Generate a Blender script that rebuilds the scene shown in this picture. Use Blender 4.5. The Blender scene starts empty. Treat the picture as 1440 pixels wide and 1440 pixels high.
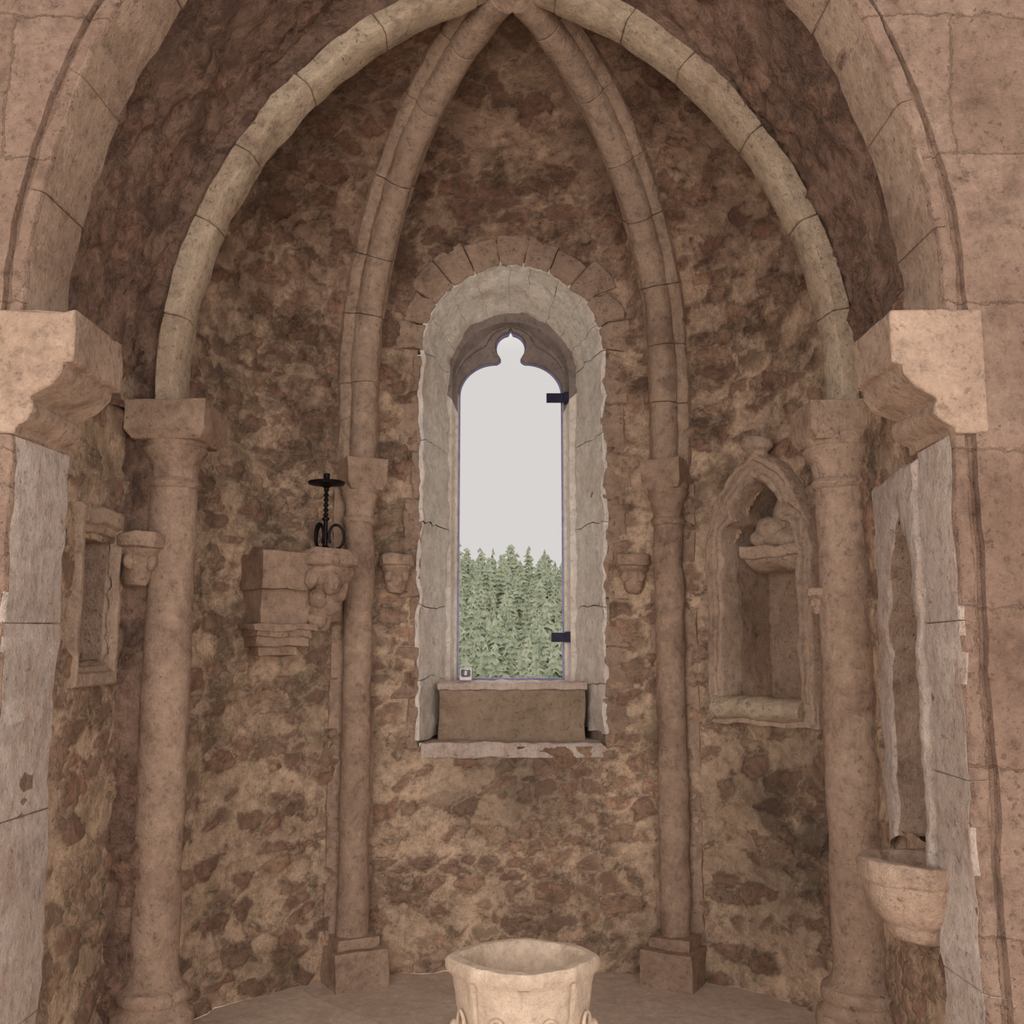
import bpy, bmesh, math, random
from mathutils import Vector, Matrix, noise
random.seed(7)
pi=math.pi
scene=bpy.context.scene
scene.view_settings.view_transform='Standard'
scene.view_settings.look='None'

def S(r,g,b):
    f=lambda c:((c/255)/12.92 if c/255<=0.04045 else ((c/255+0.055)/1.055)**2.4)
    return (f(r),f(g),f(b),1)

# ------------------------------------------------------------ materials
class NT:
    def __init__(s,mat):
        mat.use_nodes=True
        s.t=mat.node_tree; s.t.nodes.clear()
        s.out=s.n('ShaderNodeOutputMaterial'); s.b=s.n('ShaderNodeBsdfPrincipled')
        s.b.inputs['Specular IOR Level'].default_value=.15
        s.l(s.b.outputs[0],s.out.inputs[0])
        s.tc=s.n('ShaderNodeTexCoord')
    def n(s,t): return s.t.nodes.new(t)
    def l(s,a,b): s.t.links.new(a,b)
    def noise(s,vec,scale,detail=5,rough=.6):
        n=s.n('ShaderNodeTexNoise'); n.inputs['Scale'].default_value=scale
        n.inputs['Detail'].default_value=detail; n.inputs['Roughness'].default_value=rough
        s.l(vec,n.inputs['Vector']); return n
    def mr(s,v,a,b,c=0,d=1):
        n=s.n('ShaderNodeMapRange'); s.l(v,n.inputs[0])
        for i,x in enumerate((a,b,c,d)): n.inputs[i+1].default_value=x
        return n.outputs[0]
    def math(s,op,a,b=None):
        n=s.n('ShaderNodeMath'); n.operation=op
        for i,x in enumerate((a,b)):
            if x is None: continue
            if isinstance(x,(int,float)): n.inputs[i].default_value=x
            else: s.l(x,n.inputs[i])
        return n.outputs[0]
    def mix(s,f,a,b,mode='MIX'):
        n=s.n('ShaderNodeMix'); n.data_type='RGBA'; n.blend_type=mode
        for idx,x in ((0,f),(6,a),(7,b)):
            if isinstance(x,(int,float,tuple)): n.inputs[idx].default_value=x
            else: s.l(x,n.inputs[idx])
        return n.outputs[2]
    def bump(s,h,dist,strength=1):
        n=s.n('ShaderNodeBump'); n.inputs['Distance'].default_value=dist
        n.inputs['Strength'].default_value=strength
        s.l(h,n.inputs['Height']); s.l(n.outputs[0],s.b.inputs['Normal'])
    def ramp(s,v,stops):
        n=s.n('ShaderNodeValToRGB'); s.l(v,n.inputs[0])
        e=n.color_ramp.elements
        while len(e)<len(stops): e.new(.5)
        for i,(p,c) in enumerate(stops): e[i].position=p; e[i].color=c
        return n.outputs[0]

def rubble(name,mortar,stones,dark,tint=.75,crev=.8,stain=.5,stainlo=.5,bump=.03,moss=None,spots=(),topdark=0):
    """stone layout comes from the mesh's 'stone' attribute (R id, G mask, B edge distance)"""
    m=bpy.data.materials.new(name); k=NT(m); o=k.tc.outputs['Object']
    at=k.n('ShaderNodeAttribute'); at.attribute_name='stone'
    sep=k.n('ShaderNodeSeparateColor'); k.l(at.outputs['Color'],sep.inputs[0])
    nA=k.noise(o,1.1,3,.6); nB=k.noise(o,18,6,.84); nD=k.noise(o,3.6,6,.72)
    nb=k.mr(nB.outputs[0],.3,.7,-1,1)
    mask=k.mr(k.math('ADD',sep.outputs[1],k.math('MULTIPLY',nb,.45)),.28,.78)
    sc=k.ramp(sep.outputs[0],[(i/(len(stones)-1),c) for i,c in enumerate(stones)])
    c=k.mix(k.math('MULTIPLY',mask,tint),mortar,sc)
    c=k.mix(1,c,k.ramp(nB.outputs[0],[(.34,(.44,.42,.405,1)),(.43,(.80,.785,.775,1)),(.52,(1.03,1.03,1.03,1)),(.66,(1.38,1.37,1.34,1))]),'MULTIPLY')
    c=k.mix(1,c,k.ramp(nD.outputs[0],[(.34,(.74,.72,.70,1)),(.48,(.98,.98,.98,1)),(.64,(1.18,1.17,1.15,1))]),'MULTIPLY')
    cr=k.math('MULTIPLY',k.mr(k.math('ADD',sep.outputs[2],k.math('MULTIPLY',nb,.07)),.0,.09,1,0),k.mr(nD.outputs[0],.58,.42,0,crev))
    cr=k.math('MULTIPLY',cr,k.mr(at.outputs['Alpha'],0,1,0,1))
    c=k.mix(cr,c,dark)
    st=k.mr(k.math('ADD',nA.outputs[0],k.mr(nD.outputs[0],.3,.7,-.18,.18)),stainlo,stainlo+.16,0,stain)
    c=k.mix(st,c,dark)
    if moss:
        mm=k.math('MULTIPLY',k.mr(nD.outputs[0],.54,.42),k.mr(nA.outputs[0],.44,.6,0,.35))
        c=k.mix(mm,c,moss)
    for (p,r,s_) in spots:      # damp lichen patches on the masonry
        vd=k.n('ShaderNodeVectorMath'); vd.operation='DISTANCE'; k.l(o,vd.inputs[0]); vd.inputs[1].default_value=p
        f=k.math('MULTIPLY',k.mr(vd.outputs['Value'],r*.3,r,1,0),k.mr(k.math('ADD',nD.outputs[0],k.math('MULTIPLY',nb,.07)),.40,.54,0,s_))
        c=k.mix(f,c,S(92,80,68))
    if topdark:                     # colour gets darker with height, broken up by noise and stone id
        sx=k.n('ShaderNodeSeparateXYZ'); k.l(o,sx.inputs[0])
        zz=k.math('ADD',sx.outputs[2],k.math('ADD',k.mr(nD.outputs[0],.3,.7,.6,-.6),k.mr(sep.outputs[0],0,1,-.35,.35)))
        c=k.mix(k.mr(zz,2.1,3.8,0,topdark),c,k.mix(1,c,(.44,.39,.385,1),'MULTIPLY'))
    k.l(c,k.b.inputs['Base Color']); k.b.inputs['Roughness'].default_value=1
    h=k.math('ADD',k.math('MULTIPLY',mask,.28),k.math('MULTIPLY',nB.outputs[0],1.8))
    h=k.math('ADD',h,k.math('MULTIPLY',nD.outputs[0],.8)); h=k.math('ADD',h,k.math('MULTIPLY',cr,-.4))
    k.bump(h,bump); return m

def dressed(name,base,light,dark,bump=.01,pits=.5,bricks=None,patch=.5,patchlo=.52,mott=1,streak=0,grime=.5):
    m=bpy.data.materials.new(name); k=NT(m); o=k.tc.outputs['Object']
    nA=k.noise(o,1.9,3,.65); nB=k.noise(o,20,6,.84); nD=k.noise(o,4.6,6,.74); nP=k.noise(o,46,3,.65)
    c=k.mix(k.mr(nA.outputs[0],.35,.65),base,light)
    lo=1-.46*mott
    c=k.mix(1,c,k.ramp(nB.outputs[0],[(.32,(lo,lo*.97,lo*.95,1)),(.45,(.92,.92,.92,1)),(.57,(1.06,1.06,1.05,1)),(.69,(1.30,1.30,1.28,1))]),'MULTIPLY')
    g=1-.42*grime
    c=k.mix(1,c,k.ramp(nD.outputs[0],[(.34,(g,g*.97,g*.96,1)),(.48,(.97,.97,.97,1)),(.66,(1+.2*grime,1+.2*grime,1+.19*grime,1))]),'MULTIPLY')
    c=k.mix(k.mr(nD.outputs[0],patchlo-.04,patchlo+.16,0,patch*.6),c,dark)
    if streak:      # run-off marks of lime and rust
        mp=k.n('ShaderNodeMapping'); mp.inputs['Scale'].default_value=(4,4,1.3); k.l(o,mp.inputs[0])
        ns=k.noise(mp.outputs[0],2.2,6,.8)
        c=k.mix(k.mr(ns.outputs[0],.50,.62,0,streak),c,S(176,138,116))
        c=k.mix(k.mr(ns.outputs[0],.45,.34,0,streak*.8),c,S(136,118,110))
    pm=k.math('MULTIPLY',k.mr(nP.outputs[0],.31,.40,1,0),k.mr(nD.outputs[0],.42,.56,pits*.15,pits))
    c=k.mix(pm,c,dark)
    h=k.math('ADD',k.math('MULTIPLY',nB.outputs[0],1.7),k.math('MULTIPLY',pm,-.6))
    h=k.math('ADD',h,k.math('MULTIPLY',nD.outputs[0],1.2))
    if bricks:
        sx=k.n('ShaderNodeSeparateXYZ'); k.l(o,sx.inputs[0])
        cb=k.n('ShaderNodeCombineXYZ'); k.l(k.math('ADD',sx.outputs[0],sx.outputs[1]),cb.inputs[0]); k.l(sx.outputs[2],cb.inputs[1])
        vm=k.n('ShaderNodeVectorMath'); vm.operation='MULTIPLY_ADD'; k.l(nD.outputs['Color'],vm.inputs[0]); vm.inputs[1].default_value=(.10,.10,0); k.l(cb.outputs[0],vm.inputs[2])
        br=k.n('ShaderNodeTexBrick'); k.l(vm.outputs[0],br.inputs['Vector'])
        br.inputs['Scale'].default_value=1; br.inputs['Brick Width'].default_value=bricks[0]; br.inputs['Row Height'].default_value=bricks[1]
        br.inputs['Mortar Size'].default_value=.004; br.inputs['Mortar Smooth'].default_value=.6
        br.inputs['Color1'].default_value=(1,1,1,1); br.inputs['Color2'].default_value=(.86,.84,.83,1)
        br.inputs['Mortar'].default_value=(.76,.73,.71,1)
        c=k.mix(1,c,br.outputs['Color'],'MULTIPLY')
        h=k.math('ADD',h,k.math('MULTIPLY',br.outputs['Fac'],-.5))
    k.l(c,k.b.inputs['Base Color']); k.b.inputs['Roughness'].default_value=.97
    k.bump(h,bump); return m

def plain(name,col,rough=.6,metal=0,nb=20,bump=.002):
    m=bpy.data.materials.new(name); k=NT(m); n=k.noise(k.tc.outputs['Object'],nb,4)
    c=k.mix(1,col,k.ramp(n.outputs[0],[(.3,(.7,.7,.7,1)),(.7,(1.2,1.2,1.2,1))]),'MULTIPLY')
    k.l(c,k.b.inputs['Base Color']); k.b.inputs['Roughness'].default_value=rough; k.b.inputs['Metallic'].default_value=metal
    k.bump(n.outputs[0],bump); return m

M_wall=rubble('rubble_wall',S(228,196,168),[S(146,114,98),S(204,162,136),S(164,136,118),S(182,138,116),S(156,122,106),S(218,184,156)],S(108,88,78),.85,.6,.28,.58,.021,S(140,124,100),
   spots=[((.02,5.34,.98),.45,.62),((1.30,4.80,.75),.65,.8),((-.9,5.2,1.3),.35,.3)],topdark=.85)
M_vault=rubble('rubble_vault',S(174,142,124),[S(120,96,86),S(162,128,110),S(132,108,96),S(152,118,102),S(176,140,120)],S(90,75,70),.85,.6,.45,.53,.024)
M_ash=dressed('ashlar_front',S(164,134,116),S(190,160,140),S(110,88,80),.018,.6,(.70,.44),.6,.53,1.15,0,.85)
M_col=dressed('column_stone',S(174,144,124),S(202,172,150),S(114,94,84),.013,.45,None,.5,.53,1.15,0,.8)
M_rib=dressed('rib_stone',S(174,146,126),S(196,168,146),S(112,92,82),.013,.45,None,.5,.53,1.15,0,.8)
M_arch=dressed('arch_stone',S(200,174,150),S(216,194,168),S(114,94,84),.013,.6,None,.7,.54,1.1,0,.9)
M_pale=dressed('pale_stone',S(212,190,176),S(228,210,198),S(150,124,110),.014,.6,None,.5,.52,.9,.5,.4)  # pale tone; on the pier jambs it puts window light into the colour
M_reveal=dressed('reveal_stone',S(244,228,214),S(250,240,230),S(186,162,148),.013,.5,None,.4,.58,.7,0,.35)
M_quoin=dressed('quoin_stone',S(176,146,126),S(198,168,146),S(110,90,80),.016,.6,None,.6,.5,1.1,0,.9)
M_nich=dressed('niche_stone',S(184,156,136),S(208,180,158),S(114,94,84),.012,.5,None,.4,.53,1,0,.6)
M_dark=dressed('tracery_stone',S(132,118,112),S(150,136,128),S(94,82,80),.008,.5)
M_joint=plain('joint_mortar',S(150,130,116),.95)
M_apron=dressed('mossy_stone',S(168,142,122),S(186,160,138),S(108,98,76),.012,.6,None,.9,.46,1,0,.8)
M_font=dressed('font_stone',S(204,178,154),S(222,198,176),S(156,130,112),.006,.4,None,.4,.56,.6,0,.35)
M_floor=dressed('floor_slabs',S(216,194,176),S(228,208,190),S(160,140,126),.003,.3,(.75,.42),.3,.58,.5,0,.3)
M_iron=plain('wrought_iron',S(38,34,36),.5,.7)
M_hinge=plain('hinge_iron',S(40,38,56),.5,.5)
M_frame=plain('frame_fringe_metal',S(120,116,150),.4,.4)  # violet tint puts a lens colour fringe into the thin frame
M_tin=plain('tin_metal',S(150,145,145),.35,.6)

# ------------------------------------------------------------ mesh builder
class MB:
    def __init__(s): s.v=[]; s.f=[]; s.m=[]; s.col=None
    def add(s,vs,fs,mi=0):
        o=len(s.v); s.v+= [Vector(v) for v in vs]
        for f in fs: s.f.append([i+o for i in f]); s.m.append(mi)
    def grid(s,rows,mi=0,closed=False):
        n=len(rows[0]); fs=[]
        for i in range(len(rows)-1):
            for j in range(n if closed else n-1):
                j2=(j+1)%n
                fs.append((i*n+j,i*n+j2,(i+1)*n+j2,(i+1)*n+j))
        s.add([p for r in rows for p in r],fs,mi)
    def jitter(s,amp,sc):
        for i,v in enumerate(s.v):
            s.v[i]=v+noise.noise_vector(v*sc)*amp+noise.noise_vector(v*sc*3.1)*amp*.5
    def remat(s,fn):
        for i,f in enumerate(s.f):
            c=sum((s.v[j] for j in f),Vector())/len(f)
            n=(s.v[f[1]]-s.v[f[0]]).cross(s.v[f[2]]-s.v[f[0]])
            n.normalize(); s.m[i]=fn(c,n,s.m[i])
    def obj(s,name,mats,bevel=0,angle=40,smooth=True):
        me=bpy.data.meshes.new(name); me.from_pydata(s.v,[],s.f)
        for m in mats: me.materials.append(m)
        for p,mi in zip(me.polygons,s.m): p.material_index=mi
        if s.col:
            a=me.attributes.new('stone','FLOAT_COLOR','POINT')
            a.data.foreach_set('color',[x for c in s.col for x in c])
        bm=bmesh.new(); bm.from_mesh(me); bmesh.ops.remove_doubles(bm,verts=bm.verts,dist=1e-5)
        bmesh.ops.recalc_face_normals(bm,faces=bm.faces); bm.to_mesh(me); bm.free()
        if smooth:
            me.polygons.foreach_set('use_smooth',[True]*len(me.polygons))
            me.set_sharp_from_angle(angle=math.radians(angle))
        ob=bpy.data.objects.new(name,me); scene.collection.objects.link(ob)
        if bevel:
            b=ob.modifiers.new('bevel','BEVEL'); b.width=bevel; b.segments=2; b.limit_method='ANGLE'; b.angle_limit=math.radians(38)
        return ob

def lerp(a,b,t): return a+(b-a)*t
def sstep(a,b,x):
    t=min(1,max(0,(x-a)/(b-a))); return t*t*(3-2*t)
def box(mb,T,x0,x1,y0,y1,z0,z1,mi=0,sub=0.08,taper=(1,1,0,0)):
    nx=max(1,int((x1-x0)/sub)); ny=max(1,int((y1-y0)/sub)); nz=max(1,int((z1-z0)/sub))
    cx,cy=(x0+x1)/2,(y0+y1)/2
    def P(i,j,k):
        z=lerp(z0,z1,k/nz); f=1-k/nz
        x=lerp(x0,x1,i/nx); y=lerp(y0,y1,j/ny)
        x=cx+(x-cx)*lerp(1,taper[0],f)+taper[2]*f; y=cy+(y-cy)*lerp(1,taper[1],f)+taper[3]*f
        return T(x,y,z)
    for k in (0,nz): mb.grid([[P(i,j,k) for i in range(nx+1)] for j in range(ny+1)],mi)
    for j in (0,ny): mb.grid([[P(i,j,k) for i in range(nx+1)] for k in range(nz+1)],mi)
    for i in (0,nx): mb.grid([[P(i,j,k) for j in range(ny+1)] for k in range(nz+1)],mi)
W=lambda x,y,z:Vector((x,y,z))
def frame(ox,oy,tx,ty):
    l=math.hypot(tx,ty); tx/=l; ty/=l
    nx,ny=-ty,tx
    if nx*(0-ox)+ny*(3.2-oy)<0: nx,ny=-nx,-ny
    return lambda a,d,z:Vector((ox+tx*a+nx*d,oy+ty*a+ny*d,z))
def lathe(mb,cx,cy,prof,seg=40,rf=None,mi=0,rot=0,sy=1):
    rows=[]
    for r,z in prof:
        rows.append([Vector((cx+r*(rf(a,z) if rf else 1)*math.cos(a+rot),cy+sy*r*(rf(a,z) if rf else 1)*math.sin(a+rot),z)) for a in [2*pi*i/seg for i in range(seg)]])
    mb.grid(rows,mi,True)
    mb.add(rows[0],[list(range(seg))],mi); mb.add(rows[-1],[list(range(seg))],mi)

def outline(cx,half,c,zs,zb,step=.04):
    R=half+c; amax=math.acos(c/R) if R>0 else pi/2
    nj=max(2,int((zs-zb)/step)); na=max(6,int(R*amax/step)); L=[]
    for i in range(nj): L.append((cx-half,lerp(zb,zs,i/nj),-1,0))
    for i in range(na+1):
        a=amax*i/na; L.append((cx+c-R*math.cos(a),zs+R*math.sin(a),-math.cos(a),math.sin(a)))
    Rr=[(2*cx-x,z,-nx,nz) for x,z,nx,nz in reversed(L)]
    return L+Rr[1:]
class Path:
    def __init__(s,fr):
        s.fr=fr; s.s=[0]
        for i in range(1,len(fr)): s.s.append(s.s[-1]+(fr[i][0]-fr[i-1][0]).length)
        s.L=s.s[-1]
    def at(s,q):
        q=min(max(q,0),s.L)
        for i in range(1,len(s.s)):
            if q<=s.s[i] or i==len(s.s)-1:
                d=s.s[i]-s.s[i-1]; t=(q-s.s[i-1])/d if d else 0
                return [s.fr[i-1][j].lerp(s.fr[i][j],t) for j in range(3)]
def blocks(mb,path,section,s0,s1,length,gap=.004,jit=.004,mi=0,step=.04,vary=.2):
    q=s0
    while q<s1-1e-4:
        e=q+length*(1+random.uniform(-vary,vary))
        if s1-e<length*.45: e=s1
        a,b=q+gap,e-gap; k=max(2,int((b-a)/step)); dn=random.uniform(-jit,jit)
        rows=[]
        for i in range(k+1):
            P,N,B=path.at(lerp(a,b,i/k)); rows.append([P+N*(n+dn)+B*y for n,y in section])
        m_=mi
        mb.grid(rows,m_,True); n=len(section)
        mb.add(rows[0],[list(range(n))],m_); mb.add(rows[-1],[list(range(n))],m_)
        q=e
def opath(cx,half,c,zs,zb):
    return Path([(Vector((x,0,z)),Vector((nx,0,nz)),Vector((0,1,0))) for x,z,nx,nz in outline(cx,half,c,zs,zb,.03)])
def arch_loft(mb,cx,half,c,zs,zb,prof,mi=0,step=.04):
    pf=[prof[0]]
    for a,b in zip(prof,prof[1:]):
        n=max(1,int(math.hypot(b[0]-a[0],b[1]-a[1])/.05))
        pf+=[(lerp(a[0],b[0],i/n),lerp(a[1],b[1],i/n)) for i in range(1,n+1)]
    ol=outline(cx,half,c,zs,zb,step)
    mb.grid([[Vector((x+nx*o,y,z+nz*o)) for o,y in pf] for x,z,nx,nz in ol],mi)

def rough(p,amp):
    return amp*(1.0*noise.noise(p*3.3)+.75*noise.noise(p*9)+.65*noise.noise(Vector((p.x*19,p.y*19,p.z*26))))
def stone(p,sc=6.2,zs=1.75):
    """rubble layout: returns (relief, (id, mask, edge, 1))"""
    q=Vector((p.x*sc,p.y*sc,p.z*sc*zs))+noise.noise_vector(p*6)*.30+noise.noise_vector(p*17)*.20+noise.noise_vector(p*40)*.10
    d,pts=noise.voronoi(q)
    e=d[1]-d[0]; c=pts[0]
    r=math.sin(c.x*127.1+c.y*311.7+c.z*74.7)*43758.5; r-=math.floor(r)
    r2=math.sin(c.x*39.3+c.y*11.1+c.z*83.1)*9137.3; r2-=math.floor(r2)
    cover=noise.noise(p*1.7)*.9
    on=sstep(.34,.48,r2-cover*.55+.10)
    mk=sstep(.04,.20,e)*on*(.6+.4*r2)
    return mk*(.011+.013*r), (r,mk,e if on>.3 else .5,1.0)

# ------------------------------------------------------------ apse wall + vault webs
Z0=2.98; RZ=1.44; CY=4.0
plan=[(-1.48,4.0),(-1.475,4.25),(-1.45,4.5),(-1.36,4.74),(-1.22,4.93),(-1.06,5.08),(-.80,5.27),(-.55,5.33),(0,5.34),(.55,5.33),(.80,5.27),(1.06,5.10),(1.22,4.93),(1.36,4.74),(1.45,4.5),(1.46,4.25),(1.44,4.0)]
ppath=Path([(Vector((x,y,0)),Vector(),Vector()) for x,y in plan])
F_aed=frame(1.225,4.90,.66,-.75)
aedo=Vector((1.225,4.90)); aet=Vector((.66,-.75)).normalized()
mb=MB(); NU=360
zr=[(z,1.0) for z in [Z0*i/250 for i in range(250)]]+[(Z0+RZ*math.sin(a),math.cos(a)) for a in [pi/2*i/130 for i in range(131)]]
base=[ppath.at(ppath.L*i/NU)[0] for i in range(NU+1)]
rows=[]; cols=[]
for z,r in zr:
    row=[]
    rc=1 if z<3.68 else math.sqrt(max(0,1-((z-3.68)/(Z0+RZ-3.68))**2))
    for p in base:
        ax=abs(p.x)
        if p.y>5.2: w=min(1,max(0,(.80-ax)/.22)); w=w*w*(3-2*w)
        else:
            t=min(1,max(0,(p.y-4.0)/1.27)); w=.30*math.sin(pi*t)
        rr=lerp(r,rc,w)
        q=Vector((p.x*rr,CY+(p.y-CY)*rr,z))
        d=Vector((p.x,(p.y-CY)+.05,0 if z<Z0 else (z-Z0)*.9)).normalized()
        amp=.026 if z<4.25 else .010
        sr,sc_=stone(q); cols.append(sc_)
        row.append(q+d*(rough(q,amp)+.008-(sr if z<4.3 else sr*.4)))
    rows.append(row)
V=[v for r in rows for v in r]; n=NU+1; fs=[];fm=[]
for i in range(len(rows)-1):
    for j in range(NU):
        c=(rows[i][j]+rows[i+1][j+1])/2
        if c.y>5.0 and abs(c.x)<.50 and 1.1<c.z and (c.z<3.17 or math.hypot(c.x,c.z-3.17)<.50): continue
        a=(Vector((c.x,c.y))-aedo).dot(aet)
        if c.x>.5 and abs(a)<.235 and c.y<5.3 and 1.29<c.z<2.05+max(0,(.235-abs(a)))*1.7: continue
        fs.append((i*n+j,i*n+j+1,(i+1)*n+j+1,(i+1)*n+j)); fm.append(0)
mb.v=V; mb.f=fs; mb.m=fm; mb.col=cols
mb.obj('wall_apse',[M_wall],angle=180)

# ------------------------------------------------------------ side walls
def side_wall(name,x0,x1,y0,y1,hole,sgn,mat):
    mb=MB(); ny=int((y1-y0)/.016); nz=190; rows=[]; cols=[]
    for k in range(nz+1):
        z=2.75*k/nz
        row=[]
        for i in range(ny+1):
            p=Vector((lerp(x0,x1,i/ny),lerp(y0,y1,i/ny),z)); s_,c_=stone(p); cols.append(c_)
            row.append(p+Vector((rough(p,.012)-sgn*(s_-.006),0,0)))
        rows.append(row)
    V=[v for r in rows for v in r]; n=ny+1; fs=[]
    for k in range(nz):
        for i in range(ny):
            c=(rows[k][i]+rows[k+1][i+1])/2
            if hole(c): continue
            fs.append((k*n+i,k*n+i+1,(k+1)*n+i+1,(k+1)*n+i))
    mb.add(V,fs); mb.col=cols; return mb.obj(name,[mat],angle=180)
side_wall('wall_left',-1.5,-1.5,3.05,4.03,lambda c:abs(c.y-3.68)<.135 and 1.545<c.z<1.985,-1,M_wall)
side_wall('wall_right',1.27,1.375,3.05,4.03,lambda c:abs(c.y-3.37)<.225 and .98<c.z<2.03,1,M_wall)

# ------------------------------------------------------------ barrel vault of the bay
mb=MB(); ol=outline(-.07,1.44,.80,2.54,2.5,.02)
rows=[]; cols=[]
for x,z,nx,nz in ol:
    row=[]
    for i in range(54):
        p=Vector((x,lerp(3.06,4.0,i/53),z)); s_,c_=stone(p,5.6,1); cols.append(c_)
        row.append(p+Vector((nx,0,nz))*(rough(p,.028)+.006-s_))
    rows.append(row)
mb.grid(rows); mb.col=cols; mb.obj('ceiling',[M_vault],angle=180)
mb=MB(); rows=[]; cols=[]
for x,z,nx,nz in outline(-.02,1.325,.52,2.62,0,.022):
    row=[]
    for o,y,am in [(.5-.018*i,3.95,1) for i in range(28)]+[(0,3.95,.3),(0,4.0,.3),(0,4.05,.3)]+[(.02*i,4.05,1) for i in range(1,26)]:
        p=Vector((x+nx*o,y,z+nz*o)); s_,c_=stone(p,5.6,1); cols.append(c_)
        row.append(p+Vector((0,1,0))*(rough(p,.016*am)+(-s_ if y<4 else s_)*am))
    rows.append(row)
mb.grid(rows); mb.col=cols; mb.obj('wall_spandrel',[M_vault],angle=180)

# ------------------------------------------------------------ chancel arch wall
BC=(-.08,1.33,.876,2.54,0)
mb=MB()
arch_loft(mb,*BC,[(2.4,2.845),(.064,2.845),(.06,2.87),(.05,2.87),(.044,2.86),(.012,2.87),(.012,3.11),(.4,3.11)],0)
mb.jitter(.012,3.5)
mb.obj('wall_front',[M_ash],angle=35)
mb=MB(); pth=opath(*BC)
def csec(yb): return [(0,2.87),(.010,2.855),(.045,2.855),(.045,yb+.01),(.012,yb+.01),(0,yb)]
blocks(mb,pth,csec(3.21),0.02,2.2,.55,.0010,.003,0)
blocks(mb,pth,csec(3.14),2.55,pth.L-2.55,.46,.0012,.004,1)
blocks(mb,pth,csec(3.11),pth.L-2.2,pth.L-.02,.52,.0010,.003,0)
mb.jitter(.012,7)
mb.remat(lambda c,n,m: 2 if c.y<2.866 else m)
mb.obj('chancel_arch',[M_pale,M_rib,M_ash],.004)
def impost(name,x,sgn):
    mb=MB()
    prof=[(0,2.20),(.0,2.22),(.03,2.235),(.05,2.262),(.045,2.29),(.035,2.30),(.05,2.31),(.10,2.335),(.135,2.372),(.14,2.40),(.165,2.405),(.165,2.56),(-.01,2.56)]
    pr=[prof[0]]
    for a,b in zip(prof,prof[1:]):
        n=max(1,int(math.dist(a,b)/.03)); pr+=[(lerp(a[0],b[0],i/n),lerp(a[1],b[1],i/n)) for i in range(1,n+1)]
    ys=[2.835+.035*i for i in range(11)]
    rows=[[Vector((x+sgn*u,y,z)) for u,z in pr]+[Vector((x-sgn*.1,y,2.56)),Vector((x-sgn*.1,y,2.20))] for y in ys]
    mb.grid(rows,0,True)
    for r in (rows[0],rows[-1]): mb.add(r,[list(range(len(r)))])
    mb.jitter(.012,8); return mb.obj(name,[M_col],.007,30)
impost('impost_capital',-1.41,1); impost('impost_capital',1.25,-1)

# ------------------------------------------------------------ transverse arch
TA=(-.02,1.29,.52,2.62,2.54); mb=MB(); pth=opath(*TA)
sec=[(0,3.94),(0,4.05),(.015,4.08),(.09,4.08),(.09,3.905),(.02,3.905)]
blocks(mb,pth,sec,0,pth.L,.36,.0012,.005,0)
mb.jitter(.012,8); mb.obj('transverse_arch',[M_arch],.006)

# ------------------------------------------------------------ ribs
def rib(name,px,py):
    l=math.hypot(px,py-CY); ux,uy=px/l,(py-CY)/l
    fr=[]; B=Vector((-uy,ux,0))
    for i in range(8): fr.append((Vector((px,py,lerp(2.52,Z0,i/8))),Vector((-ux,-uy,0)),B))
    for i in range(61):
        a=(pi/2-.05)*i/60; r=l*math.cos(a)
        fr.append((Vector((ux*r,CY+uy*r,Z0+RZ*math.sin(a))),Vector((-ux*math.cos(a)*1,-uy*math.cos(a),-math.sin(a))),B))
    half=[(-.10,.112),(.01,.112),(.03,.095),(.035,.08),(.045,.066),(.055,.070),(.085,.064),(.108,.05),(.124,.028),(.13,0)]
    sec=half+[(a,-b) for a,b in reversed(half[:-1])]
    mb=MB(); p=Path(fr); blocks(mb,p,sec,0,p.L,.38,.0012,.004,0)
    mb.jitter(.008,8); mb.obj(name,[M_rib],.004,30)
rib('vault_rib',-.80,5.24); rib('vault_rib',.82,5.24)

# ------------------------------------------------------------ columns
def column(name,cx,cy,r,ab,seg=40,joints=(.9,1.5,2.0),sq=False,rz=0):
    mb=MB()
    if not sq:
        pr=[(r*1.75,.0),(r*1.75,.16),(r*1.62,.17),(r*1.62,.19),(r*1.66,.205),(r*1.68,.23),(r*1.62,.262),(r*1.45,.27),(r*1.34,.285),(r*1.32,.30),(r*1.40,.31),(r*1.44,.33),(r*1.38,.352),(r*1.2,.36),(r*1.08,.38),(r,.41)]
    else:
        pr=[(r*1.0,.12),(r,.30)]
    z=pr[-1][1]
    for j in joints:
        while z+.04<j: z+=.04; pr.append((r*(1-.03*(z/2.2)),z))
        pr+=[(r*.985,j-.004),(r*.955,j),(r*.985,j+.004)]; z=j+.004
    while z+.04<2.20: z+=.04; pr.append((r*.97,z))
    pr+=[(r*.96,2.215),(r*1.08,2.22),(r*1.17,2.235),(r*1.08,2.25),(r*.98,2.256),(r*1.0,2.28),(r*1.1,2.32),(r*1.28,2.355),(r*1.4,2.37),(r*1.3,2.385),(r*1.42,2.40),(r*1.42,2.43)]
    lathe(mb,cx,cy,pr,seg)
    ca,sa=math.cos(rz),math.sin(rz)
    T=lambda a,d,zz:Vector((cx+a*ca-d*sa,cy+a*sa+d*ca,zz))
    box(mb,T,-ab,ab,-ab,ab,2.395,2.43,0,.04,(.84,.84,0,0)); box(mb,T,-ab,ab,-ab,ab,2.43,2.545,0,.04)
    return mb,T
mb,T=column('c',-1.335,4.0,.092,.155); mb.jitter(.007,7); mb.obj('stone_column',[M_col],.006,35)
mb,T=column('c',1.30,4.0,.102,.15,joints=(.8,1.35,1.95)); mb.jitter(.007,7); mb.obj('stone_column',[M_col],.006,35)
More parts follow.
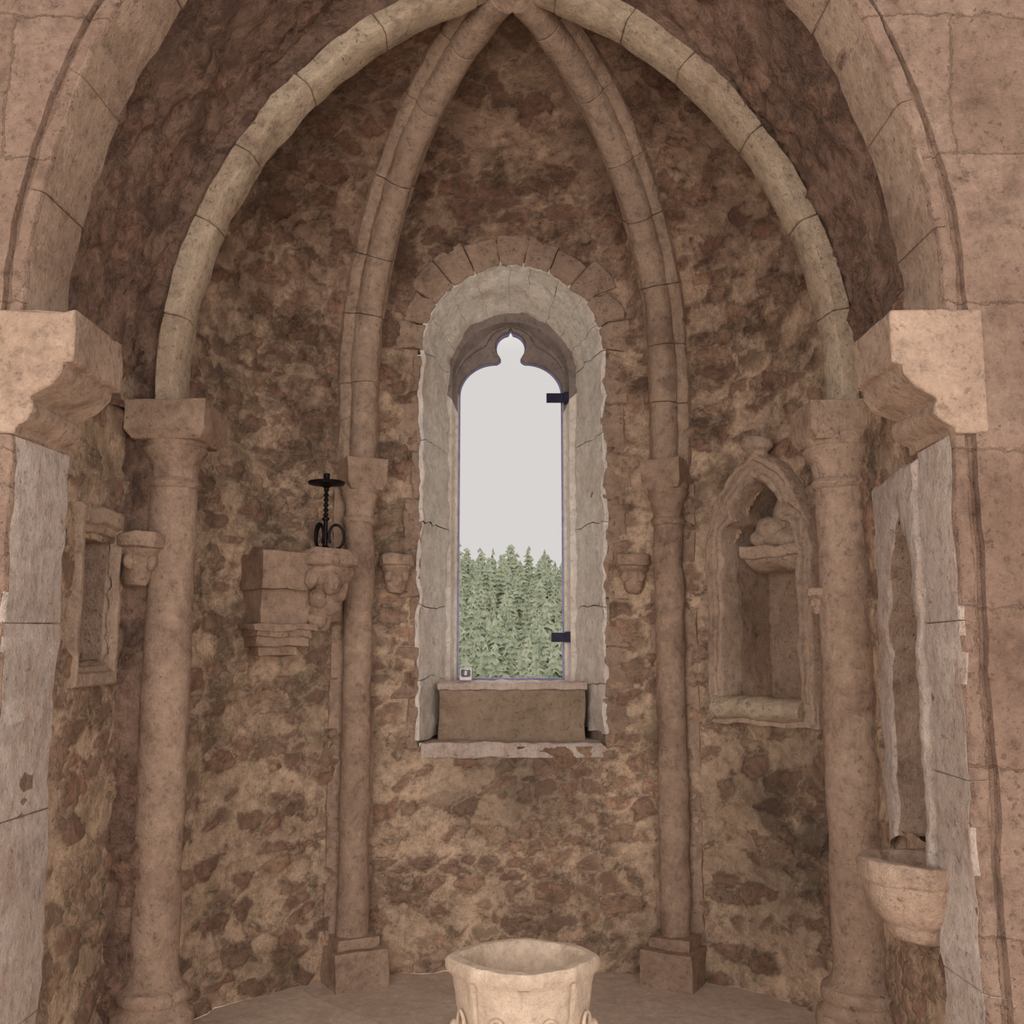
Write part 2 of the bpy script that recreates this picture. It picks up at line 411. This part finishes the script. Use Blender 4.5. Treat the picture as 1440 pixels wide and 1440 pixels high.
for cx,rz in ((-.775,.5),(.795,-.5)):
    mb,T=column('c',cx,5.19,.075,.105,joints=(.75,1.2,1.7),sq=True,rz=rz)
    box(mb,T,-.13,.13,-.15,.15,-.01,.17,0,.05)
    box(mb,T,-.105,.105,-.105,.12,.17,.22,0,.05)
    T2=lambda a,d,zz:T(a,d+.13,zz)
    box(mb,T2,-.12,.12,-.07,.12,.15,2.42,0,.05)
    mb.jitter(.010,6); mb.obj('engaged_column',[M_col],.006,35)

# ------------------------------------------------------------ window
def half_round(half,zs,zb,nj,na):
    L=[(-half,lerp(zb,zs,i/nj)) for i in range(nj)]
    A=[(-half*math.cos(pi*i/na),zs+half*math.sin(pi*i/na)) for i in range(na+1)]
    return L+A+[(half,lerp(zs,zb,i/nj)) for i in range(1,nj+1)]
mb=MB()
O=half_round(.482,3.17,1.10,30,48); I=half_round(.375,3.2,1.10,30,48)
mb.grid([[Vector((a[0]*1.0+(b[0]-a[0])*t,5.34+.52*t,a[1]+(b[1]-a[1])*t)) for t in (0,.5,1)] for a,b in zip(O,I)],1)
O=half_round(.474,3.17,1.13,60,90); I=half_round(.355,3.17,1.13,60,90)
N=len(O)
def seg_idx(i0,i1):
    rows=[]; dj=random.uniform(-.004,.004)
    for i in range(i0,i1+1):
        lo=min(max(i,0),N-1); a=Vector(O[lo]); b=Vector(I[lo])
        if i==i0 and i>0: a=a.lerp(Vector(O[i+1]),.06); b=b.lerp(Vector(I[i+1]),.06)
        if i==i1 and i<N-1: a=a.lerp(Vector(O[i-1]),.06); b=b.lerp(Vector(I[i-1]),.06)
        cx=Vector((0,min(a.y,3.17))); na=(a-cx).normalized()
        row=[Vector((a.x+na.x*.02,5.32+dj,a.y+na.y*.02))]
        for t in [k/10 for k in range(11)]:
            q=a.lerp(b,t); row.append(Vector((q.x+na.x*dj*.5,5.315+.505*t+dj*(1-t),q.y+na.y*dj*.5)))
        row.append(Vector((b.x+na.x*.02,5.83,b.y+na.y*.02)))
        rows.append(row)
    mb.grid(rows,0)
cuts=[0,9,20,33,46,60]; arcs=[60,72,83,93,104,111,122,131,141,150]; rc=[150,163,177,190,202,209]
C=cuts+arcs[1:]+[min(c,N-1) for c in rc[1:]]
for a,b in zip(C,C[1:]): seg_idx(a,b)
mb.jitter(.018,8)
box(mb,W,-.465,.465,5.325,5.9,1.04,1.115,3,.035)
box(mb,W,-.385,.385,5.47,5.95,1.10,1.375,2,.04)
box(mb,W,-.395,.395,5.455,5.95,1.375,1.412,3,.04)
mb.jitter(.010,12)
mb.obj('window_reveal',[M_reveal,M_joint,M_apron,M_pale],.006,35)
mb=MB(); z=1.08
while z<3.05:
    for s in (-1,1):
        w=random.choice((.06,.09,.12,.15))
        x0,x1=(.475,.475+w) if s>0 else (-.475-w,-.475)
        yy=5.322+random.uniform(-.004,.004)
        box(mb,W,x0,x1,yy,5.42,z+.001,z+.257,0,.035)
    z+=.258
for i in range(11):
    a0=pi*i/11+.004; a1=pi*(i+1)/11-.004; ro=random.uniform(.60,.68)
    rows=[]
    for j in range(9):
        a=lerp(a0,a1,j/8); cs,sn=-math.cos(a),math.sin(a); y=5.306
        rows.append([Vector((r*cs,yy,3.17+r*sn)) for r,yy in ((.475,5.42),(.475,y),((.475*2+ro)/3,y),((.475+ro*2)/3,y),(ro,y+.008),(ro,5.42))])
    mb.grid(rows); mb.add(rows[0],[list(range(6))]); mb.add(rows[-1],[list(range(6))])
mb.jitter(.020,8); mb.obj('window_surround',[M_quoin],.008,35)
def resample(pts,n):
    pts=[Vector(p) for p in pts]; s=[0]
    for a,b in zip(pts,pts[1:]): s.append(s[-1]+(b-a).length)
    out=[];j=0
    for i in range(n+1):
        q=s[-1]*i/n
        while j<len(s)-2 and s[j+1]<q: j+=1
        d=s[j+1]-s[j]; out.append(pts[j].lerp(pts[j+1],(q-s[j])/d if d else 0))
    return out
def tref(hw,e=0):
    L=[]; R=hw-.085
    for i in range(15):
        a=pi/2*i/14; L.append((-(hw)+R*(1-math.cos(a)),3.065+ (R+.0)*math.sin(a)*.90))
    zc=3.065+R*.90
    L.append((-.085+e,zc+.0)); L.append((-.062+e,zc+.018))
    c=(0,zc+.095); r=.088-e
    for i in range(13):
        a=math.radians(225-i*10.5-0); L.append((c[0]+r*math.cos(a),c[1]+r*math.sin(a)))
    L.append((-.012,c[1]+r*1.02)); L.append((0,c[1]+r*1.30))
    return L
def full(hw,zb,nj,na,e=0):
    h=resample(tref(hw,e),na); left=[Vector((-hw,lerp(zb,3.065,i/nj))) for i in range(nj)]+h
    return left+[Vector((-p.x,p.y)) for p in reversed(left[:-1])]
nj,na=14,60
inn=full(.305,1.40,nj,na)
def halfout(half,zs,zb):
    l=[Vector((-half,lerp(zb,zs,i/nj))) for i in range(nj)]+[Vector((-half*math.cos(pi/2*i/na),zs+half*math.sin(pi/2*i/na))) for i in range(na+1)]
    return l+[Vector((-p.x,p.y)) for p in reversed(l[:-1])]
out=halfout(.40,3.2,1.40); mid=halfout(.338,3.14,1.40)
def blend(a,b,t): return [p.lerp(q,t) for p,q in zip(a,b)]
mb=MB(); rows=[]
for seq,y in ((out,5.78),(mid,5.78),(blend(mid,inn,.10),5.80),(blend(mid,inn,.25),5.84),(blend(mid,inn,.38),5.845),(blend(mid,inn,.42),5.86),(blend(mid,inn,.88),5.865),(inn,5.88),(inn,5.93),(out,5.95)):
    rows.append([Vector((p.x-.008,y,p.y)) for p in seq])
mb.grid(rows,0)
mb.remat(lambda c,n,m: 3 if c.z<3.02 else 0)
f1=full(.296,1.412,nj,na,.006)
mb.grid([[Vector((p.x-.008,y,p.y)) for p in q] for q,y in ((inn,5.895),(f1,5.895),(f1,5.915),(inn,5.915))],1)
box(mb,W,-.305,.29,5.89,5.92,1.40,1.425,1)
for z,x in ((3.035,.20),(1.655,.222)):
    box(mb,W,x,.335,5.80,5.825,z-.028,z+.024,2,.5); box(mb,W,.30,.345,5.79,5.88,z-.03,z+.03,2,.5)
mb.obj('window_1',[M_dark,M_frame,M_hinge,M_reveal],0,35)
mb=MB(); box(mb,W,-.285,-.215,5.60,5.66,1.418,1.49,0,.5); lathe(mb,-.25,5.595,[(.022,1.44),(.026,1.445),(.026,1.475),(.02,1.48)],16)
mb.obj('tin_box',[M_tin],.006,30)

# ------------------------------------------------------------ frames / niches
def nframe(mb,T,inner,outer,prof,mi=0):
    mb.grid([[T(p.x,d,p.y) for p in blend(outer,inner,t)] for t,d in prof],mi)
def ptd(half,c,zs,zb,nj,na,cusp=0,tc=.42,tw=.09):
    R=half+c; am=math.acos(c/R); l=[Vector((-half,lerp(zb,zs,i/nj))) for i in range(nj)]
    for i in range(na+1):
        t=i/na; a=am*t
        x=c-R*math.cos(a); z=zs+R*math.sin(a)
        if cusp:
            b=cusp*math.exp(-((t-tc)/tw)**2)
            x+=b*math.cos(a); z-=b*math.sin(a)
        l.append(Vector((x,z)))
    return l+[Vector((-p.x,p.y)) for p in reversed(l[:-1])]
def blob(T,a,d,z,ra,rd,rz,mi=0):
    r_=[]
    for k in range(9):
        b=pi*k/8-pi/2; r_.append([T(a+ra*math.cos(b)*math.cos(c),d+rd*math.cos(b)*math.sin(c),z+rz*math.sin(b)) for c in [2*pi*q/14 for q in range(14)]])
    mb.grid(r_,mi,True)
mb=MB(); T=F_aed
outr=ptd(.305,.26,2.04,1.24,24,50); inr=ptd(.205,.17,2.06,1.34,24,50,.055)
nframe(mb,T,inr,outr,[(0,-.12),(0,.07),(.12,.10),(.3,.105),(.4,.075),(.6,.075),(.72,.095),(.9,.09),(1,.07),(1,-.05)])
nframe(mb,T,inr,outr,[(1,-.05),(1,-.15),(1,-.32)],1)
box(mb,T,-.305,.305,-.12,.085,1.24,1.35,0,.05)
rows=[]
for i in range(13):
    a=-.27+.5*i/12; rows.append([T(a,.06+.085*math.cos(b),1.315+.055*math.sin(b)) for b in [2*pi*k/16 for k in range(16)]])
mb.grid(rows,2,True); mb.add(rows[0],[list(range(16))],2); mb.add(rows[-1],[list(range(16))],2)
mb.grid([[T(lerp(-.26,.26,i/10),-.30,lerp(1.3,2.6,j/20)) for i in range(11)] for j in range(21)],1)
sh=[(-.32,1.97),(-.14,1.97),(-.08,1.985),(-.04,2.01),(-.03,2.025),(-.01,2.03),(.0,2.045),(.0,2.085),(-.02,2.09),(-.32,2.09)]
rows=[[T(a,d,z) for d,z in sh] for a in [-.16+.036*i for i in range(11)]]
mb.grid(rows,0,True); mb.add(rows[0],[list(range(len(sh)))]); mb.add(rows[-1],[list(range(len(sh)))])
for q in ((.02,-.13,2.12,.14,.08,.06),(-.05,-.12,2.17,.08,.07,.07),(.09,-.13,2.19,.07,.06,.09),(.03,-.14,2.25,.08,.06,.09),(-.10,-.12,2.13,.06,.06,.05)): blob(T,*q)
lx=[(.02,2.48),(.05,2.50),(.045,2.53),(.07,2.55),(.075,2.575),(.06,2.60),(.02,2.61)]
rows=[[T(r*math.cos(b)*1.1,.05+r*math.sin(b),z) for b in [2*pi*k/20 for k in range(20)]] for r,z in lx]
mb.grid(rows,0,True); mb.add(rows[-1],[list(range(20))])
mb.jitter(.016,9); mb.obj('wall_aedicule',[M_nich,M_quoin,M_arch],.004,35)

# slender cusped niche above the stoup
TR=frame(1.302,3.37,-.13,-1); mb=MB()      # a grows towards the nave
inr=ptd(.195,.34,1.62,.97,40,50,.035,.30,.10)
ro=[]; L_,R_=-.335,.245
for i,p in enumerate(inr):
    left=i<len(inr)/2
    if p.y<=1.62: ro.append(Vector((L_ if left else R_,p.y if p.y>.98 else .90)))
    else:
        t=min(1,(p.y-1.62)/.49)
        if t<.6: ro.append(Vector((L_ if left else R_,1.62+t/.6*.56)))
        else: ro.append(Vector(((L_ if left else R_)*(1-(t-.6)/.4),2.18)))
nframe(mb,TR,inr,ro,[(0,-.08),(0,.015),(.06,.03),(.3,.034),(.6,.034),(.9,.03),(1,.018)])
nframe(mb,TR,inr,ro,[(1,.018),(1,-.02),(1,-.10),(1,-.16),(1.0,-.22)],1)
mb.grid([[TR(lerp(-.24,.24,i/10),-.20,lerp(.9,2.3,j/20)) for i in range(11)] for j in range(21)],1)
mb.jitter(.012,9); mb.obj('niche_frame',[M_pale,M_quoin],.004,35)

# square niche on the left wall
TL=frame(-1.5,3.68,0,1); mb=MB()
def rect(a,z0,z1,n=8):
    c=[(-a,z0),(-a,z1),(a,z1),(a,z0),(-a,z0)]; o=[]
    for p,q in zip(c,c[1:]): o+=[Vector(p).lerp(Vector(q),i/n) for i in range(n)]
    return o+[o[0].copy()]
R0,R1=rect(.185,1.46,2.10),rect(.14,1.55,1.98)
nframe(mb,TL,R1,R0,[(0,-.05),(0,.018),(.08,.028),(.5,.028),(.6,.008),(.8,.008),(.85,-.012),(1,-.015)],0)
nframe(mb,TL,R1,R0,[(1,-.015),(1,-.05),(1,-.08),(1,-.14),(1,-.2)],1)
mb.grid([[TL(lerp(-.15,.15,i/6),-.19,lerp(1.53,2.02,j/8)) for i in range(7)] for j in range(9)],1)
mb.jitter(.010,8); mb.obj('square_niche_frame',[M_nich,M_quoin],.003,35)

# stoup
mb=MB()
pr=[(.03,.71),(.08,.73),(.095,.75),(.10,.775),(.125,.795),(.148,.84),(.16,.885),(.162,.90),(.170,.905),(.172,.955),(.165,.965),(.13,.965),(.115,.94),(.09,.90),(.03,.885)]
lathe(mb,1.235,3.23,pr,40,lambda a,z:1/ (math.cos(((a+pi/8)%(pi/4))-pi/8)**.8)); mb.jitter(.009,10); mb.obj('holy_water_stoup',[M_col],.004,35)

# small corbels
def corbel(cx,cy,rz,z=2.07,s=1):
    mb=MB(); ca,sa=math.cos(rz),math.sin(rz)
    T=lambda a,d,zz:Vector((cx+a*ca-d*sa,cy+a*sa+d*ca,zz))
    rows=[]
    for w,d,zz in [(.03,.07,-.20),(.04,.09,-.195),(.052,.10,-.17),(.055,.115,-.13),(.066,.13,-.09),(.075,.15,-.075),(.078,.155,-.06),(.09,.17,-.055),(.092,.175,-.01),(.085,.17,0)]:
        rows.append([T(s*w*x,-s*d*y+.05,z+s*zz) for x,y in ((-1,-.5),(-1,.55),(-.8,.85),(-.4,1),(.4,1),(.8,.85),(1,.55),(1,-.5))])
    mb.grid(rows,0,True); mb.add(rows[0],[list(range(8))]); mb.add(rows[-1],[list(range(8))])
    for x in (-.04,.04):
        r_=[]
        for k in range(7):
            b=pi*k/6-pi/2; r_.append([T(s*(x+.022*math.cos(b)*math.cos(c)),-s*(.115+.022*math.cos(b)*math.sin(c))+.05,z-s*(.11-.03*math.sin(b))) for c in [2*pi*q/10 for q in range(10)]])
        mb.grid(r_,0,True)
    mb.jitter(.009,14); mb.obj('carved_corbel',[M_col],.004,40)
corbel(-.60,5.30,0.15); corbel(.63,5.30,-.15)
corbel(-1.44,3.93,.5,2.03,1); corbel(1.20,4.02,-.3,1.83,.5)

# sculpted bracket with candlestick
TB=frame(-1.13,5.0,.8,.6); mb=MB()
box(mb,TB,-.21,.02,-.1,.28,1.865,2.035,0,.05,(1.0,.96,0,0))
box(mb,TB,-.19,.06,-.1,.22,1.70,1.87,0,.05,(.95,.9,0,0))
for z0,z1,w,o in ((1.675,1.705,.21,.245),(1.645,1.68,.18,.22),(1.60,1.65,.165,.20),(1.56,1.605,.12,.16)):
    box(mb,TB,-.075-w*.75,-.065+w*.75,-.1,o,z0,z1,0,.05)
hw=[(-.14,-.3),(-.14,.12),(-.10,.19),(-.03,.22),(.05,.22),(.11,.19),(.14,.12),(.14,-.3)]
rows=[]
for k,z in [(.20,1.68),(.30,1.70),(.36,1.74),(.50,1.77),(.62,1.82),(.60,1.85),(.74,1.89),(.80,1.93),(.88,1.955),(.86,1.975),(.97,1.985),(1.0,2.0),(1.0,2.04),(.96,2.055)]:
    rows.append([TB(.13+x*k,.15+(y if y<0 else y*k),z) for x,y in hw])
mb.grid(rows,0,True); mb.add(rows[0],[list(range(8))]); mb.add(rows[-1],[list(range(8))])
for a,d,z,ra,rd,rz in [(.12,.30,1.90,.045,.05,.055),(.07,.26,1.83,.04,.05,.05),(.19,.27,1.87,.03,.045,.055),(.15,.24,1.79,.05,.05,.04),(.03,.28,1.92,.03,.04,.05),(.22,.25,1.94,.025,.045,.04),(.12,.345,1.885,.012,.02,.02),(.10,.20,1.73,.05,.05,.04)]:
    blob(TB,a,d,z,ra,rd,rz)
mb.jitter(.012,11); mb.obj('sculpted_wall_bracket',[M_col],.005,38)
cc=TB(.12,.23,0); cx,cy=cc.x,cc.y; mb=MB()
pr=[(.055,2.057),(.058,2.062),(.03,2.07),(.012,2.08),(.010,2.20),(.018,2.205),(.018,2.215),(.009,2.22)]
z=2.22
while z<2.35: pr.append((.010+.004*math.sin(z*260),z)); z+=.006
pr+=[(.012,2.36),(.03,2.37),(.085,2.378),(.09,2.388),(.085,2.392),(.02,2.388),(.014,2.395),(.016,2.43),(.010,2.432)]
lathe(mb,cx,cy,pr,28)
def tube(pts,r,seg=8):
    rows=[]
    for i,p in enumerate(pts):
        t=(pts[min(i+1,len(pts)-1)]-pts[max(i-1,0)]).normalized()
        u=t.cross(Vector((.3,.9,.1))).normalized(); w=t.cross(u)
        rows.append([p+(u*math.cos(b)+w*math.sin(b))*r for b in [2*pi*k/seg for k in range(seg)]])
    mb.grid(rows,0,True)
for k in range(3):
    a=2*pi*k/3+.15; pts=[]
    for i in range(26):
        u=i/25; th=-pi/2+u*pi*1.7
        r=.05+.042*math.cos(th)*(1-.25*u); zz=2.125+.060*math.sin(th)*(1-.1*u)
        pts.append(Vector((cx+r*math.cos(a),cy+r*math.sin(a),zz)))
    tube(pts,.007)
mb.obj('iron_candlestick',[M_iron],0,45)

# ------------------------------------------------------------ font
mb=MB()
FX,FY=.035,3.42; SY=.86; K=.955; DZ=-.018
def lob(a,z):
    z=z-DZ
    oct8=1/(math.cos((a%(pi/4))-pi/8)**.7)*.965*K
    if z>.598: return oct8*(1+.035*math.cos(4*a))
    g=min(1,abs(math.sin(4*a))/.22)
    return oct8*(1+.02*math.cos(4*a))*(1-.06*(1-g)*(1 if z>.44 else .3))
pr=[(.22,0),(.22,.08),(.20,.09),(.205,.12),(.17,.15),(.13,.18),(.12,.29),(.135,.32),(.18,.35),(.20,.375),(.222,.395),(.232,.415),(.226,.435),(.212,.447),(.214,.47),(.218,.50),(.222,.54),(.226,.57),(.229,.585),(.232,.592),(.240,.60),(.243,.612),(.243,.632),(.236,.643),(.205,.645),(.192,.636),(.186,.60),(.17,.55),(.13,.50),(.05,.485)]
pr=[(r,max(0,z+DZ)) for r,z in pr]
lathe(mb,FX,FY,pr,144,lob,sy=SY)
for k in range(8):
    a=pi/8+k*pi/4; rr=.222*K; r_=[]
    for i in range(13):
        b=pi*i/12; u=.030*math.cos(b); zz=.452+DZ+.05*math.sin(b)
        r_.append(Vector((FX+math.cos(a)*rr-math.sin(a)*u,FY+SY*(math.sin(a)*rr+math.cos(a)*u),zz)))
    tube(r_,.006,6)
    a=k*pi/4; r_=[]
    for q in range(7):
        b=pi*q/6-pi/2; r_.append([Vector((FX+K*math.cos(a)*.228+.018*math.cos(b)*math.cos(c),FY+SY*K*math.sin(a)*.228+.018*math.cos(b)*math.sin(c),.435+DZ+.022*math.sin(b))) for c in [2*pi*w/10 for w in range(10)]])
    mb.grid(r_,0,True)
mb.jitter(.005,7); mb.obj('baptismal_font',[M_font],.003,45)

# ------------------------------------------------------------ floor
mb=MB(); mb.grid([[Vector((lerp(-4,4,i/60),lerp(-6,5.45,j/80),.004*noise.noise(Vector((i*.3,j*.3,0))))) for i in range(61)] for j in range(81)])
mb.obj('floor',[M_floor],angle=180)

# ------------------------------------------------------------ outside: wooded hill
def hz(x,y): return -23+ (y-55)*.235+2.0*noise.noise(Vector((x*.03,y*.03,0)))
mb=MB(); mb.grid([[Vector((x,y,hz(x,y)-.3)) for x in range(-110,111,5)] for y in range(20,235,5)])
M_hill=plain('hill_grass',S(150,162,130),.95,0,.5,.0); mb.obj('hillside',[M_hill])
m=bpy.data.materials.new('conifer_foliage'); k=NT(m); o=k.tc.outputs['Object']
n1=k.noise(o,.35,3,.7); n2=k.noise(o,1.6,5,.8)
c=k.mix(k.mr(n1.outputs[0],.35,.65),S(198,208,186),S(234,234,212)); c=k.mix(1,c,k.ramp(n2.outputs[0],[(.3,(.76,.79,.76,1)),(.7,(1.1,1.09,1.07,1))]),'MULTIPLY')  # very pale greens put the distance haze into the foliage colour
k.l(c,k.b.inputs['Base Color']); k.b.inputs['Roughness'].default_value=.9
mb=MB(); rnd=random.Random(5); y=58
while y<215:
    sp=2.2+y*.006; X=.17*y+4; x=-X
    while x<X:
        px=x+rnd.uniform(-1.9,1.9); py=y+rnd.uniform(-1.9,1.9); b=hz(px,py)
        h=rnd.uniform(4.5,10.0)*(1+.25*noise.noise(Vector((px*.12,py*.12,3)))); R=h*rnd.uniform(.18,.30)
        nt=11; lean=rnd.uniform(-.03,.03); pw=rnd.uniform(.55,.95)
        for t in range(nt):
            u=t/nt; z0=b+h*(.10+.85*u); r=R*(1-u)**pw*rnd.uniform(.72,1.22)+.10; top=z0+h*.11*(1-.3*u); ns=8; ph=rnd.uniform(0,6)
            ox=px+lean*(z0-b)+rnd.uniform(-.08,.08)*R
            ring=[]
            for q in range(ns*2):
                a=ph+pi*q/ns; rr=r*(rnd.uniform(.55,1.3) if q%2==0 else rnd.uniform(.3,.6))
                ring.append((ox+rr*math.cos(a),py+rr*math.sin(a),z0-(rr/r)*h*.018+rnd.uniform(-.3,.4)))
            mb.add(ring+[(ox,py,top)],[(q,(q+1)%(ns*2),ns*2) for q in range(ns*2)])
        x+=sp
    y+=sp*1.05
me=bpy.data.meshes.new('conifer_forest'); me.from_pydata(mb.v,[],mb.f); me.materials.append(m)
scene.collection.objects.link(bpy.data.objects.new('conifer_forest',me))

# ------------------------------------------------------------ world, light, camera
# overcast sky: pale near the horizon, brighter high up on the far (sun) side
w=bpy.data.worlds.new('World'); scene.world=w; w.use_nodes=True; nt=w.node_tree; bg=nt.nodes['Background']
tc=nt.nodes.new('ShaderNodeTexCoord'); nn=nt.nodes.new('ShaderNodeTexNoise'); nn.inputs['Scale'].default_value=1.5
nt.links.new(tc.outputs['Generated'],nn.inputs['Vector'])
cr=nt.nodes.new('ShaderNodeValToRGB'); cr.color_ramp.elements[0].color=S(210,206,205); cr.color_ramp.elements[1].color=S(220,216,213)
nt.links.new(nn.outputs[0],cr.inputs[0]); nt.links.new(cr.outputs[0],bg.inputs[0])
dp=nt.nodes.new('ShaderNodeVectorMath'); dp.operation='DOT_PRODUCT'; dp.inputs[1].default_value=(0,.70,.714); nt.links.new(tc.outputs['Generated'],dp.inputs[0])
mr=nt.nodes.new('ShaderNodeMapRange'); nt.links.new(dp.outputs['Value'],mr.inputs[0]); mr.interpolation_type='SMOOTHSTEP'
for i,x in enumerate((.87,1.0,1.0,8.5)): mr.inputs[i+1].default_value=x
nt.links.new(mr.outputs[0],bg.inputs[1])
def area(name,loc,tgt,size,power,col):
    l=bpy.data.lights.new(name,'AREA'); l.size=size; l.energy=power; l.color=col
    ob=bpy.data.objects.new(name,l); ob.location=loc
    ob.rotation_euler=(Vector(tgt)-Vector(loc)).to_track_quat('-Z','Y').to_euler(); scene.collection.objects.link(ob)
area('fill_lamp_left',(-2.2,-2.4,2.0),(.4,5.0,1.5),3.2,190,(1,.95,.90))  # both lamps are unseen added fill, brightening the window jambs and piers
area('fill_lamp_right',(2.2,-2.4,2.0),(-.4,5.0,1.5),3.2,155,(1,.95,.90))
cam=bpy.data.cameras.new('camera'); cam.lens=36; cam.sensor_width=36; cam.clip_end=600
co=bpy.data.objects.new('camera',cam); co.location=(0,0,1.6); co.rotation_euler=(math.radians(97.5),0,0); scene.collection.objects.link(co); scene.camera=co
